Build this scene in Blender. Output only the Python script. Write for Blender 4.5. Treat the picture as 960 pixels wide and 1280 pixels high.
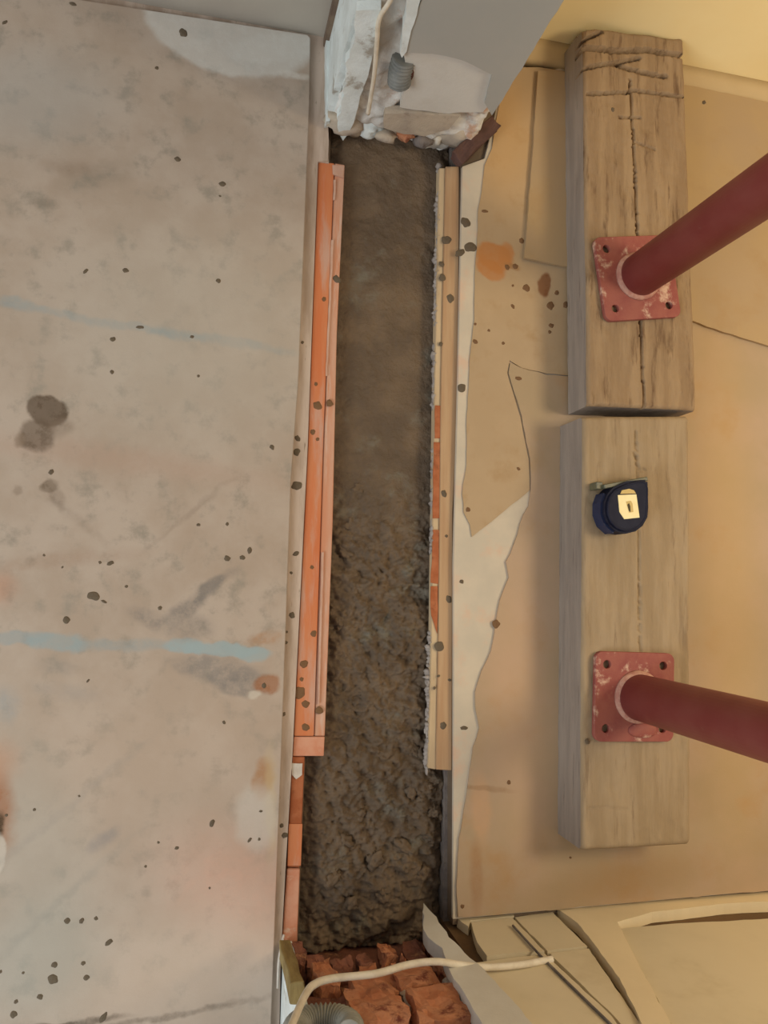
import bpy, bmesh, math, random
import numpy as np
from mathutils import Vector, Matrix, noise
random.seed(7)
for o in list(bpy.data.objects): bpy.data.objects.remove(o)
SC = bpy.context.scene
COL = SC.collection

# ------------------------------------------------------------------ camera
F = 970.0; NAD = (250.0, 723.0); H = 1.05; YAW = math.radians(-2.4)
_n = Vector(((NAD[0]-480)/F, -(NAD[1]-640)/F, -1)).normalized()
_up = -_n
_y = Vector((0, 1, 0)); _y = (_y - _up*_y.dot(_up)).normalized(); _x = _y.cross(_up)
_c, _s = math.cos(YAW), math.sin(YAW)
RW = Matrix((_c*_x+_s*_y, -_s*_x+_c*_y, _up))          # camera axes -> world axes
cd = bpy.data.cameras.new('camera'); cam = bpy.data.objects.new('camera', cd); COL.objects.link(cam)
cd.sensor_fit = 'VERTICAL'; cd.sensor_height = 36; cd.sensor_width = 27; cd.lens = 36*F/1280
cd.clip_start = .02
cam.matrix_world = Matrix.Translation((0, 0, H)) @ RW.to_4x4()
SC.camera = cam

# ------------------------------------------------------------------ light
SC.view_settings.view_transform = 'Standard'; SC.view_settings.look = 'None'
SC.view_settings.gamma = 1; SC.view_settings.exposure = 0.68
w = bpy.data.worlds.new('world'); SC.world = w; w.use_nodes = True
bg = w.node_tree.nodes['Background']; bg.inputs[0].default_value = (.95, .97, 1, 1); bg.inputs[1].default_value = .34
def light(name, kind, loc, target, energy, col, **kw):
    d = bpy.data.lights.new(name, kind); d.energy = energy; d.color = col
    for k, v in kw.items(): setattr(d, k, v)
    o = bpy.data.objects.new(name, d); COL.objects.link(o); o.location = loc
    o.rotation_euler = (Vector(target)-Vector(loc)).to_track_quat('-Z', 'Y').to_euler()
    return o
light('window_daylight', 'AREA', (-1.8, -1.0, 1.5), (.1, .0, 0), 21, (.94, .98, 1), shape='RECTANGLE', size=1.1, size_y=1.3)
light('warm_lamp', 'POINT', (1.30, .20, 1.25), (0, 0, 0), 25, (1, .82, .56), shadow_soft_size=.22)

# ------------------------------------------------------------------ measuring helpers
def ray(px, py): return RW @ Vector(((px-480)/F, -(py-640)/F, -1))
def P(px, py, z=0.0):
    d = ray(px, py); t = (z-H)/d.z
    return Vector((0, 0, H)) + d*t
def W(px, py, y):
    d = ray(px, py); return Vector((0, 0, H)) + d*(y/d.y)
def X(px, py, x):
    d = ray(px, py); return Vector((0, 0, H)) + d*(x/d.x)
def pxs(px, py, z=0.0):
    return ((P(px+1, py, z)-P(px, py, z)).length + (P(px, py+1, z)-P(px, py, z)).length)/2

# ------------------------------------------------------------------ materials
def lin(c):
    return tuple(((v/255)/12.92 if v/255 <= .04045 else ((v/255+.055)/1.055)**2.4) for v in c) + (1,)
class NT:
    def __init__(s, name):
        s.m = bpy.data.materials.new(name); s.m.use_nodes = True
        s.t = s.m.node_tree; s.b = s.t.nodes['Principled BSDF']
        s.tc = s.t.nodes.new('ShaderNodeTexCoord')
    def n(s, typ, **kw):
        o = s.t.nodes.new(typ)
        for k, v in kw.items():
            if k.startswith('i_'): o.inputs[k[2:].replace('_', ' ')].default_value = v
            else: setattr(o, k, v)
        return o
    def l(s, a, b): s.t.links.new(a, b)
    def coord(s, stretch=(1, 1, 1), rot=0):
        mp = s.n('ShaderNodeMapping'); mp.inputs['Scale'].default_value = stretch; mp.inputs['Rotation'].default_value = (0, 0, rot)
        s.l(s.tc.outputs['Object'], mp.inputs['Vector']); return mp.outputs[0]
    def noise(s, vec, scale, detail=5, rough=.6):
        o = s.n('ShaderNodeTexNoise'); o.inputs['Scale'].default_value = scale; o.inputs['Detail'].default_value = detail
        o.inputs['Roughness'].default_value = rough; s.l(vec, o.inputs['Vector']); return o.outputs['Fac']
    def ramp(s, fac, lo, hi, a=0., b=1.):
        o = s.n('ShaderNodeMapRange', interpolation_type='SMOOTHSTEP'); s.l(fac, o.inputs[0])
        o.inputs[1].default_value = lo; o.inputs[2].default_value = hi; o.inputs[3].default_value = a; o.inputs[4].default_value = b
        return o.outputs[0]
    def mix(s, fac, a, b):
        o = s.n('ShaderNodeMix', data_type='RGBA')
        if hasattr(fac, 'links'): s.l(fac, o.inputs[0])
        else: o.inputs[0].default_value = fac
        for v, i in ((a, 6), (b, 7)):
            if hasattr(v, 'links'): s.l(v, o.inputs[i])
            else: o.inputs[i].default_value = v
        return o.outputs[2]
    def math(s, op, a, b):
        o = s.n('ShaderNodeMath', operation=op)
        for v, i in ((a, 0), (b, 1)):
            if hasattr(v, 'links'): s.l(v, o.inputs[i])
            else: o.inputs[i].default_value = v
        return o.outputs[0]
def M(name, c1, c2, scale=30, rough=.8, bump=.1, bscale=200, stretch=(1, 1, 1), c3=None, t3=(.55, .7), s3=12, stains_and_shade=(), lo=.35, hi=.65, dist=.01, rot=0, metallic=0, spec=.3):
    s = NT(name); v = s.coord(stretch, rot)
    col = s.mix(s.ramp(s.noise(v, scale), lo, hi), lin(c1), lin(c2))
    if c3 is not None:
        col = s.mix(s.ramp(s.noise(v, s3, 6, .65), *t3), col, lin(c3))
    if stains_and_shade:
        # world-scaled, wobbly blotches: (px, py, rx, ry, rot_deg, colour, strength, softness, breakup)
        nz = s.n('ShaderNodeTexNoise'); nz.inputs['Scale'].default_value = 45; nz.inputs['Detail'].default_value = 4
        s.l(s.tc.outputs['Object'], nz.inputs['Vector'])
        sub = s.n('ShaderNodeVectorMath', operation='SUBTRACT'); s.l(nz.outputs['Color'], sub.inputs[0]); sub.inputs[1].default_value = (.5, .5, .5)
        scl = s.n('ShaderNodeVectorMath', operation='MULTIPLY'); s.l(sub.outputs[0], scl.inputs[0]); scl.inputs[1].default_value = (dist*2, dist*2, 0)
        add = s.n('ShaderNodeVectorMath', operation='ADD'); s.l(s.tc.outputs['Object'], add.inputs[0]); s.l(scl.outputs[0], add.inputs[1])
        brk = s.noise(s.coord(), 70, 6, .7)
        for (px, py, rx, ry, rd, c, st, soft, bk) in stains_and_shade:
            p = P(px, py, 0); k = pxs(px, py)
            mp = s.n('ShaderNodeMapping', vector_type='TEXTURE'); s.l(add.outputs[0], mp.inputs[0])
            mp.inputs['Location'].default_value = (p.x, p.y, 0); mp.inputs['Rotation'].default_value = (0, 0, math.radians(rd)+YAW*-1)
            mp.inputs['Scale'].default_value = (rx*k, ry*k, 1e3)
            ln = s.n('ShaderNodeVectorMath', operation='LENGTH'); s.l(mp.outputs[0], ln.inputs[0])
            f = s.ramp(ln.outputs['Value'], 1-soft, 1+soft, st, 0)
            if bk: f = s.math('MULTIPLY', f, s.ramp(brk, .5-.25*bk, .5+.12, 1-bk, 1))
            col = s.mix(f, col, lin(c))
    s.l(col, s.b.inputs['Base Color'])
    s.b.inputs['Roughness'].default_value = rough; s.b.inputs['Metallic'].default_value = metallic
    s.b.inputs['Specular IOR Level'].default_value = spec
    if bump:
        bp = s.n('ShaderNodeBump'); bp.inputs['Strength'].default_value = bump; bp.inputs['Distance'].default_value = .004
        s.l(s.noise(v, bscale, 6, .65), bp.inputs['Height']); s.l(bp.outputs[0], s.b.inputs['Normal'])
    return s.m

BLUE = (142, 154, 155); BROWN = (78, 60, 44); RUST = (150, 98, 60); GREY = (118, 112, 106); PALE = (206, 200, 188)
board_stains = [
    (290, 25, 105, 74, -6, (204, 202, 194), .75, .06, .15), (345, 62, 60, 18, 12, (204, 202, 194), .5, .2, .3), (365, 95, 22, 5, 0, (205, 200, 190), .7, .5, .4),
    (40, 120, 90, 60, 10, (168, 166, 160), .45, .7, 0), (250, 420, 170, 130, 0, (176, 170, 158), .45, .7, 0),
    (150, 575, 170, 16, -8, (170, 138, 118), .35, .8, .2), (200, 980, 190, 120, 0, (180, 160, 142), .4, .8, 0),
    (300, 1110, 90, 60, -30, (206, 160, 138), .55, .8, .2), (240, 1210, 150, 70, 0, (198, 178, 160), .5, .8, 0), (40, 1200, 80, 70, 0, (160, 160, 150), .5, .7, 0),
    (40, 1050, 60, 130, 20, (166, 162, 150), .4, .7, 0),
    (90, 212, 26, 9, 0, (122, 102, 84), .4, .8, .4), (125, 222, 40, 14, 20, (125, 115, 100), .35, .8, .5), (55, 255, 16, 6, 0, (120, 108, 94), .4, .8, .4),
    # first blue line
    (25, 382, 32, 7, -9, BLUE, .55, .4, .5), (90, 396, 46, 6, -11, BLUE, .45, .5, .4), (170, 410, 50, 5, -8, BLUE, .4, .5, .4), (215, 418, 40, 7, -9, BLUE, .55, .5, .5), (300, 430, 66, 6, -7, BLUE, .4, .5, .4),
    # second blue line
    (25, 797, 40, 9, 0, BLUE, .7, .3, .2), (72, 803, 36, 12, -6, (142, 158, 160), .8, .3, .3), (155, 805, 60, 7, -2, (140, 150, 150), .6, .5, .4),
    (232, 806, 28, 9, -4, (148, 164, 166), .85, .25, .2), (275, 811, 50, 9, -6, (148, 164, 166), .9, .2, .1), (315, 817, 22, 9, -6, (148, 164, 166), .85, .25, .1), (8, 880, 14, 20, 0, (132, 146, 152), .4, .7, .4),
    # grey smears
    (262, 735, 36, 8, 36, GREY, .75, .5, .6), (232, 762, 26, 10, 30, GREY, .75, .5, .5), (190, 775, 28, 10, -30, GREY, .6, .6, .7), (240, 785, 26, 14, 0, GREY, .5, .6, .6),
    (275, 838, 58, 17, -12, (126, 120, 114), .75, .35, .55), (300, 857, 34, 12, -10, (124, 118, 112), .7, .4, .6), (85, 865, 40, 10, -12, (150, 142, 134), .4, .7, .6), (75, 833, 24, 8, -8, (140, 134, 126), .4, .7, .5),
    # mud
    (60, 514, 25, 20, -25, (92, 76, 60), .95, .12, .15), (47, 545, 22, 22, 0, (100, 84, 68), .9, .2, .25), (25, 550, 8, 9, 0, (130, 112, 94), .7, .4, .3), (76, 535, 14, 12, 0, (125, 108, 92), .6, .5, .3),
    (62, 608, 12, 8, 20, (104, 88, 70), .85, .3, .3), (72, 620, 7, 14, 20, (120, 104, 88), .6, .5, .4), (22, 612, 6, 7, 0, (130, 114, 98), .6, .4, .3),
    (240, 640, 60, 3, 40, (120, 106, 92), .3, .8, .6), (90, 645, 42, 5, -40, (128, 114, 100), .35, .8, .6), (80, 700, 90, 8, 5, (150, 122, 100), .35, .8, .4),
    (318, 868, 8, 5, 0, (196, 186, 170), .7, .4, 0), (334, 855, 15, 12, 20, RUST, .85, .25, .2), (330, 797, 18, 8, 10, (165, 124, 88), .7, .5, .6), (328, 972, 13, 24, -10, (160, 116, 74), .75, .3, .3), (338, 1000, 7, 60, 0, (190, 170, 130), .5, .6, .2),
    (320, 1020, 26, 40, 0, (196, 190, 180), .5, .3, .1),
    (0, 1010, 16, 46, 6, (150, 92, 48), .8, .7, .2), (0, 1030, 8, 18, 0, (66, 52, 32), .95, .4, .2), (0, 1068, 9, 26, 0, (190, 180, 166), .8, .2, 0), (-2, 735, 20, 18, 0, (176, 128, 100), .5, .8, 0), (0, 952, 22, 24, 0, (182, 128, 92), .4, .8, 0),
    (70, 1020, 130, 5, 38, (150, 142, 132), .35, .8, .5), (130, 1050, 20, 8, 35, (138, 132, 128), .6, .6, .4), (60, 1140, 110, 5, 40, (140, 138, 128), .35, .8, .5), (210, 1268, 110, 4, 3, (100, 88, 74), .6, .7, .5), (90, 1278, 60, 5, 0, (86, 74, 60), .8, .5, .4),
]
MAT = {}
MAT['hardboard'] = M('hardboard', (166, 149, 132), (177, 162, 147), 9, .75, .08, 350, c3=(148, 138, 124), t3=(.5, .72), s3=30, stains_and_shade=board_stains, dist=.008)
floor_stains = [
    (617, 322, 23, 17, -20, (176, 116, 62), .9, .15, .1), (612, 338, 18, 12, -20, (176, 116, 62), .85, .2, .15), (640, 334, 9, 4, -20, (150, 112, 72), .8, .3, .2), (632, 318, 10, 12, 0, (178, 120, 68), .85, .3, .1),
    (625, 170, 40, 70, 0, (196, 150, 84), .4, .7, 0), (680, 357, 8, 15, -10, (124, 78, 46), .95, .2, .1),
]
MAT['tan_lino'] = M('tan_linoleum', (170, 146, 114), (176, 152, 120), 7, .6, .05, 500, c3=(164, 136, 100), t3=(.5, .75), s3=20, stains_and_shade=floor_stains, dist=.006)
MAT['pink_lino'] = M('pinkish_linoleum', (174, 149, 124), (164, 143, 113), 5, .6, .06, 400, c3=(168, 136, 98), t3=(.5, .75), s3=9, stains_and_shade=[
    (600, 1010, 12, 40, 0, (196, 152, 112), .5, .4, .2), (594, 1095, 8, 40, 0, (150, 108, 72), .55, .5, .3), (606, 985, 34, 3, -10, (140, 108, 76), .6, .5, .3), (780, 1098, 90, 26, 4, (148, 118, 78), .5, .7, 0), (905, 700, 40, 300, 0, (186, 152, 96), .45, .8, 0), (650, 880, 40, 150, 5, (198, 162, 130), .4, .7, 0)], dist=.004)  # wide brown blotch past the lower timber's end is its shadow, painted in
MAT['top_lino'] = M('upper_linoleum', (166, 142, 110), (172, 146, 106), 5, .6, .05, 400, c3=(164, 136, 98), t3=(.5, .75), s3=12, stains_and_shade=[], dist=.004)
MAT['white_sheet'] = M('white_backing', (200, 188, 168), (190, 180, 162), 14, .85, .05, 300, c3=(204, 176, 152), t3=(.52, .7), s3=16)
MAT['strip'] = M('pale_strip', (166, 146, 128), (194, 176, 160), 14, .8, .12, 250, stretch=(3, .5, 1), c3=(116, 98, 78), t3=(.62, .75), s3=50)
MAT['orange'] = M('orange_paint', (196, 112, 68), (198, 126, 84), 14, .55, .06, 200, stretch=(3, .4, 1), c3=(192, 152, 132), t3=(.5, .66), s3=9)
MAT['orange_tongue'] = M('orange_tongue', (196, 136, 104), (198, 156, 132), 20, .6, .1, 200, stretch=(4, .4, 1), c3=(200, 170, 152), t3=(.55, .7), s3=22)
MAT['pale_orange'] = M('pale_orange', (204, 150, 122), (196, 128, 96), 30, .7, .1, 200, c3=(206, 184, 160), t3=(.55, .7), s3=30)
MAT['lath'] = M('lath_wood', (182, 152, 118), (172, 138, 104), 22, .75, .1, 240, stretch=(5, .3, 1))
MAT['lath_pale'] = M('lath_pale', (198, 176, 142), (186, 164, 132), 30, .8, .15, 240, stretch=(3, .4, 1), c3=(150, 126, 96), t3=(.6, .75), s3=60)
MAT['rust_paint'] = M('old_orange_paint', (156, 86, 48), (172, 104, 66), 60, .6, .15, 200, c3=(120, 66, 38), t3=(.55, .7), s3=40)
MAT['crust'] = M('plaster_crust', (176, 166, 156), (150, 140, 132), 60, .9, .5, 300)
MAT['mortar_grey'] = M('grey_mortar', (132, 122, 114), (112, 104, 100), 40, .9, .6, 160, c3=(84, 72, 60), t3=(.55, .7), s3=60)
MAT['earth'] = M('earth_fill', (90, 74, 56), (70, 58, 44), 40, .95, .5, 120)
MAT['concrete'] = M('wet_concrete', (114, 96, 76), (96, 81, 65), 16, .75, .7, 240, c3=(116, 110, 96), t3=(.55, .75), s3=18, spec=.35)
MAT['drop'] = M('mortar_drop', (98, 86, 69), (112, 99, 82), 80, .85, .4, 300)
MAT['drop_brown'] = M('brown_drop', (126, 94, 64), (112, 84, 58), 80, .8, .3, 300)
MAT['beam'] = M('weathered_timber', (162, 142, 114), (148, 128, 100), 9, .85, .25, 120, stretch=(7, .7, 7), c3=(132, 112, 88), t3=(.54, .75), s3=14)
MAT['beam_end'] = M('old_timber', (156, 132, 102), (140, 116, 88), 9, .85, .3, 120, stretch=(6, .7, 6), c3=(104, 80, 58), t3=(.52, .72), s3=14)
MAT['beam_side'] = M('grey_timber_side', (152, 140, 128), (138, 127, 117), 9, .9, .3, 120, stretch=(7, .7, 7), c3=(116, 104, 94), t3=(.56, .74), s3=16)  # side faces of the timbers, greyer than their tops
MAT['red'] = M('red_oxide', (142, 64, 62), (150, 78, 74), 14, .5, .06, 120, c3=(150, 96, 90), t3=(.66, .8), s3=40, spec=.4)
MAT['red_plate'] = M('dusty_red_plate', (150, 88, 76), (138, 72, 66), 30, .65, .15, 150, c3=(200, 168, 146), t3=(.54, .68), s3=34)
MAT['weld'] = M('dusty_weld', (188, 148, 130), (168, 116, 102), 80, .75, .3, 200)
MAT['rust_dark'] = M('dark_rust', (96, 58, 46), (80, 48, 40), 80, .8, .3, 200)
MAT['navy'] = M('navy_plastic', (30, 32, 48), (36, 38, 54), 60, .6, .05, 300, spec=.12)
MAT['blue_grip'] = M('blue_rubber', (30, 38, 66), (36, 46, 76), 60, .5, .05, 300)
MAT['olive'] = M('worn_steel', (98, 96, 70), (80, 82, 70), 90, .45, .1, 300, spec=.5)
MAT['label'] = M('label_paper', (238, 224, 172), (230, 212, 152), 40, .5, 0, 100)
MAT['label2'] = M('label_ochre', (196, 170, 104), (190, 164, 98), 40, .5, 0, 100)
MAT['ink'] = M('dark_ink', (58, 50, 26), (66, 58, 30), 40, .6, 0, 100)
MAT['wall_grey'] = M('grey_wall', (176, 169, 156), (168, 160, 148), 5, .85, .05, 300)
MAT['wall_yellow'] = M('cream_wall', (250, 232, 178), (247, 226, 168), 4, .8, .04, 200)
MAT['skirt_paper'] = M('wall_foot', (194, 170, 128), (186, 162, 120), 6, .85, .05, 200)
MAT['plaster'] = M('rough_plaster', (220, 219, 213), (202, 196, 186), 22, .9, .5, 90, c3=(188, 154, 130), t3=(.54, .66), s3=18)
MAT['plaster_white'] = M('bluish_white_plaster', (224, 232, 230), (208, 214, 210), 25, .85, .3, 120, c3=(164, 158, 146), t3=(.58, .7), s3=26)
MAT['paint_grey'] = M('blue_grey_paint', (164, 164, 157), (170, 168, 160), 6, .7, .04, 200)
MAT['plaster_light'] = M('light_plaster', (206, 203, 194), (196, 191, 180), 12, .85, .12, 200)
MAT['plaster_beige'] = M('beige_plaster', (186, 172, 152), (168, 154, 138), 26, .9, .4, 120, c3=(136, 120, 104), t3=(.58, .72), s3=40)
MAT['brick'] = M('broken_brick', (178, 114, 80), (190, 134, 100), 40, .9, .6, 120, c3=(118, 62, 46), t3=(.54, .68), s3=40)
MAT['brick_dark'] = M('dark_broken_brick', (146, 96, 78), (122, 82, 68), 40, .9, .6, 120, c3=(176, 130, 96), t3=(.56, .7), s3=40)
MAT['brown_wood'] = M('brown_wood', (92, 66, 58), (74, 52, 46), 30, .75, .2, 150, stretch=(1, 1, 4))
MAT['brown_batten'] = M('brown_batten', (126, 108, 90), (106, 88, 74), 30, .7, .1, 150)
MAT['wall_cream'] = M('cream_panel', (212, 198, 168), (204, 190, 160), 5, .8, .06, 200, c3=(198, 182, 150), t3=(.55, .75), s3=10)
MAT['wall_cream2'] = M('torn_paper', (218, 200, 164), (224, 206, 170), 8, .85, .08, 200)
MAT['wall_brown'] = M('bare_wall', (112, 88, 62), (96, 76, 54), 14, .9, .3, 120)
MAT['conduit'] = M('grey_conduit', (112, 113, 108), (130, 130, 124), 60, .5, .1, 200)
MAT['conduit_pale'] = M('pale_grey_conduit', (138, 137, 126), (152, 150, 140), 60, .5, .1, 200)
MAT['cable'] = M('cream_cable', (220, 210, 190), (206, 194, 172), 60, .6, .1, 200)
MAT['offcut'] = M('olive_wood', (150, 132, 86), (124, 104, 66), 18, .85, .3, 120, stretch=(4, 1, 1))
MAT['slab'] = M('subfloor', (120, 102, 84), (104, 90, 74), 20, .9, .3, 120)
MAT['chip_pink'] = M('pinkish_dust', (196, 164, 146), (190, 150, 128), 40, .9, .2, 200)
MAT['chip'] = M('white_flake', (204, 196, 184), (190, 180, 168), 40, .9, .2, 200)

# ------------------------------------------------------------------ object helpers
def link(name, me, mat, parent=None):
    o = bpy.data.objects.new(name, me); COL.objects.link(o)
    if mat is not None and not me.materials: me.materials.append(MAT[mat] if isinstance(mat, str) else mat)
    if parent is not None: o.parent = parent
    return o
def tag(o, label=None, cat=None, group=None, kind=None):
    if label: o['label'] = label
    if cat: o['category'] = cat
    if group: o['group'] = group
    if kind: o['kind'] = kind
    return o
def empty(name, loc, rz=0):
    o = bpy.data.objects.new(name, None); COL.objects.link(o); o.location = loc; o.rotation_euler = (0, 0, rz); o.empty_display_size = .05
    return o
def bmesh_to(bm, name):
    me = bpy.data.meshes.new(name); bmesh.ops.recalc_face_normals(bm, faces=bm.faces); bm.to_mesh(me); bm.free(); return me
def rough_line(pts, step, amp, seed=0, closed=True):
    out = []; n = len(pts)
    for i in range(n if closed else n-1):
        a, b = Vector(pts[i]), Vector(pts[(i+1) % n]); L = (b-a).length; k = max(1, int(L/step))
        for j in range(k):
            p = a.lerp(b, j/k)
            q = noise.noise_vector(Vector((p.x, p.y, p.z))*60+Vector((seed, 0, 0)))
            out.append(p+Vector((q.x, q.y, q.z))*amp if L < 3 else p)
    return out
def prism(pts, d, bev=0.0):
    """closed outline of 3-D points, extruded by vector d"""
    bm = bmesh.new(); d = Vector(d)
    vs = [bm.verts.new(p) for p in pts]
    f = bm.faces.new(vs)
    r = bmesh.ops.extrude_face_region(bm, geom=[f])
    bmesh.ops.translate(bm, vec=d, verts=[v for v in r['geom'] if isinstance(v, bmesh.types.BMVert)])
    if bev:
        es = [e for e in bm.edges if len(e.link_faces) == 2 and e.calc_face_angle(0) > .5]
        bmesh.ops.bevel(bm, geom=es, offset=bev, segments=2, affect='EDGES', clamp_overlap=True)
    bmesh.ops.triangulate(bm, faces=[f for f in bm.faces if len(f.verts) > 4])
    return bm
def sheet(name, px, z0, z1, mat, step=.02, amp=0.0, parent=None, seed=0, bev=0.0):
    pts = [P(x, y, z1) for x, y in px]; pts = [Vector((p.x, p.y, z0)) for p in pts]
    if amp:
        pts = [Vector((p.x, p.y, z0)) for p in rough_line(pts, step, amp, seed)]
    return link(name, bmesh_to(prism(pts, (0, 0, z1-z0), bev), name), mat, parent)
def box(name, lo, hi, mat, parent=None, bev=0.0):
    bm = bmesh.new(); r = bmesh.ops.create_cube(bm, size=1)
    lo, hi = Vector(lo), Vector(hi)
    for v in bm.verts: v.co = (lo+hi)/2 + Vector((v.co.x*(hi.x-lo.x), v.co.y*(hi.y-lo.y), v.co.z*(hi.z-lo.z)))
    if bev: bmesh.ops.bevel(bm, geom=list(bm.edges), offset=bev, segments=2, affect='EDGES')
    return link(name, bmesh_to(bm, name), mat, parent)
def patch(name, px, y, th, mat, parent=None, amp=.0015, step=.012, seed=0, ny=1, bev=.001):
    """flat piece lying on an upright wall plane y, th thick towards ny"""
    pts = [W(a, b, y) for a, b in px]; pts = [Vector((p.x, y, p.z)) for p in rough_line(pts, step, amp, seed)]
    return link(name, bmesh_to(prism(pts, (0, th*ny, 0), 0), name), mat, parent)
def tube(name, pts, r, mat, parent=None, seg=10, radii=None, smooth=True):
    bm = bmesh.new(); pts = [Vector(p) for p in pts]; rings = []
    prev = None
    for i, p in enumerate(pts):
        t = (pts[min(i+1, len(pts)-1)]-pts[max(i-1, 0)]).normalized()
        a = prev if prev is not None else (Vector((0, 0, 1)) if abs(t.z) < .9 else Vector((1, 0, 0)))
        u = (a-t*a.dot(t)).normalized(); prev = u; v = t.cross(u)
        rr = radii[i] if radii else r
        rings.append([bm.verts.new(p+(u*math.cos(2*math.pi*k/seg)+v*math.sin(2*math.pi*k/seg))*rr) for k in range(seg)])
    for a, b in zip(rings, rings[1:]):
        for k in range(seg): bm.faces.new((a[k], a[(k+1) % seg], b[(k+1) % seg], b[k])).smooth = smooth
    bm.faces.new(rings[0][::-1]); bm.faces.new(rings[-1])
    return link(name, bmesh_to(bm, name), mat, parent)
def smooth_path(pts, n=8):
    pts = [Vector(p) for p in pts]; out = []
    for i in range(len(pts)-1):
        p0, p1, p2, p3 = pts[max(i-1, 0)], pts[i], pts[i+1], pts[min(i+2, len(pts)-1)]
        for j in range(n):
            t = j/n
            out.append(.5*((2*p1)+(p2-p0)*t+(2*p0-5*p1+4*p2-p3)*t*t+(3*p1-p0-3*p2+p3)*t**3))
    return out+[pts[-1]]
def lump_mesh(name, size, seed, sub=2, rough=.3, freq=1.6, flat=None):
    bm = bmesh.new(); bmesh.ops.create_icosphere(bm, subdivisions=sub, radius=1)
    for v in bm.verts:
        k = 1+rough*noise.noise(v.co*freq+Vector((seed*3.7, seed*1.3, 0))) + rough*.5*noise.noise(v.co*freq*2.6+Vector((seed*2.1, 5, 0)))
        v.co *= k
        if flat is not None and v.co.z < flat: v.co.z = flat
        v.co = Vector((v.co.x*size[0], v.co.y*size[1], v.co.z*size[2]))
    for f in bm.faces: f.smooth = True
    return bmesh_to(bm, name)
def rot_box(name, a, b, width, height, mat, parent=None, rough=.0, seed=0, bev=.001, cuts=3):
    """bar from a to b (centre line of its underside)"""
    a, b = Vector(a), Vector(b); t = (b-a); L = t.length; t.normalize()
    bm = bmesh.new(); bmesh.ops.create_cube(bm, size=1)
    for v in bm.verts: v.co = Vector((v.co.x*L, v.co.y*width, (v.co.z+.5)*height))
    bmesh.ops.bevel(bm, geom=list(bm.edges), offset=bev, segments=1, affect='EDGES')
    if rough:
        bmesh.ops.subdivide_edges(bm, edges=[e for e in bm.edges if e.calc_length() > .008], cuts=cuts, use_grid_fill=True)
        for v in bm.verts: v.co += noise.noise_vector(v.co*70+Vector((seed, 0, 0)))*rough
    me = bmesh_to(bm, name)
    side = Vector((0, 0, 1)).cross(t).normalized(); up = t.cross(side)
    me.transform(Matrix.Translation((a+b)/2) @ Matrix((t, side, up)).transposed().to_4x4())
    return link(name, me, mat, parent)

# ------------------------------------------------------------------ the setting
YBL = P(388, 43, 0).y + .004        # back wall, left room
YBR = P(870, 93, 0).y               # back wall, right room
YS = P(480, 178, -.02).y            # front of the wall stub
YF = P(565, 1150, 0).y              # front wall (right room), faces the camera side
XSL = P(412, 178, -.02).x; XSR = P(584, 187, -.02).x
XFL = P(351, 1205, -.02).x; XFR = P(562, 1165, 0).x
ZS = -.03
def lnx(pa, pb, y, z):
    a, b = P(*pa, z), P(*pb, z); t = (y-a.y)/(b.y-a.y); return a.x+(b.x-a.x)*t
TL = lambda y: lnx((413, 185), (372, 1190), y, ZS)
TR = lambda y: lnx((564, 200), (554, 1170), y, ZS)
Y0, Y1 = YF-.10, YS+.03

def quad_slab(name, pts, z0, z1, mat):
    return link(name, bmesh_to(prism([Vector((x, y, z0)) for x, y in pts], (0, 0, z1-z0)), name), mat)
fl = quad_slab('floor', [(-1.7, -1.6), (XFL+.0, -1.6), (XFL, Y0), (TL(Y0), Y0), (TL(Y1), Y1), (TL(Y1), YBR+.1), (-1.7, YBR+.1)], -.3, ZS, 'slab'); tag(fl, kind='structure')
fr = quad_slab('floor', [(TR(Y0), Y0), (1.9, Y0), (1.9, YBR+.1), (TR(Y1), YBR+.1), (TR(Y1), Y1)], -.3, ZS, 'mortar_grey'); tag(fr, kind='structure')
tb = box('floor', (TL(0)-.1, Y0-.05, -.34), (TR(0)+.12, Y1+.1, -.3), 'earth'); tag(tb, kind='structure')

# ---- boarding of the left floor: under-board, orange planks
sheet('plank', [(-700, -250), (402, -60), (411, 178), (410, 201), (397.5, 202), (384.5, 560), (365.5, 944), (357, 1085), (351, 1195), (349, 1300), (346, 1700), (-700, 1700)], ZS, -.006, 'strip', parent=fl)
sheet('plank', [(392.5, 921), (405.8, 921), (404.8, 945), (366, 945), (367.5, 921)], -.026, -.0105, 'pale_orange', parent=fl, bev=.0006)
p_or = sheet('plank', [(398, 202), (418, 204), (404, 560), (392.5, 920), (367.5, 920), (385, 560)], ZS, -.010, 'orange', parent=fl, bev=.0008)
p_or['label'] = 'orange painted floorboard edge'
link_t = sheet('tongue', [(418.5, 204), (431, 206), (421, 420), (416, 650), (406, 920), (393, 920), (404.5, 560)], -.026, -.0125, 'orange_tongue', parent=p_or, bev=.0008)
for seg in ([(417, 225), (420, 225), (419, 250), (416.5, 250)], [(414, 300), (417, 300), (409, 470), (407, 470)], [(402, 690), (405, 690), (399, 880), (397, 880)], [(415, 206), (430, 207), (429, 222), (416, 218)]):
    sheet('dust_streak', seg, -.0124, -.0094, 'chip_pink', parent=p_or, step=.006, amp=.0008)
p2 = sheet('plank', [(365, 946), (381, 946), (375, 1084), (359, 1084)], ZS, -.011, 'rust_paint', parent=fl, bev=.001)
MATo = sheet('plank', [(361, 1030), (378, 1030), (376, 1082), (359.5, 1082)], -.0109, -.0098, 'orange', parent=fl)
p3 = sheet('plank', [(359, 1086), (375, 1086), (371, 1188), (352, 1188)], ZS, -.011, 'pale_orange', parent=fl, bev=.001)
c = sheet('plaster_patch', [(365, 955), (379, 955), (378, 968), (370, 974), (365, 968)], -.011, -.009, 'chip', parent=p2, step=.004, amp=.002)
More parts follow.
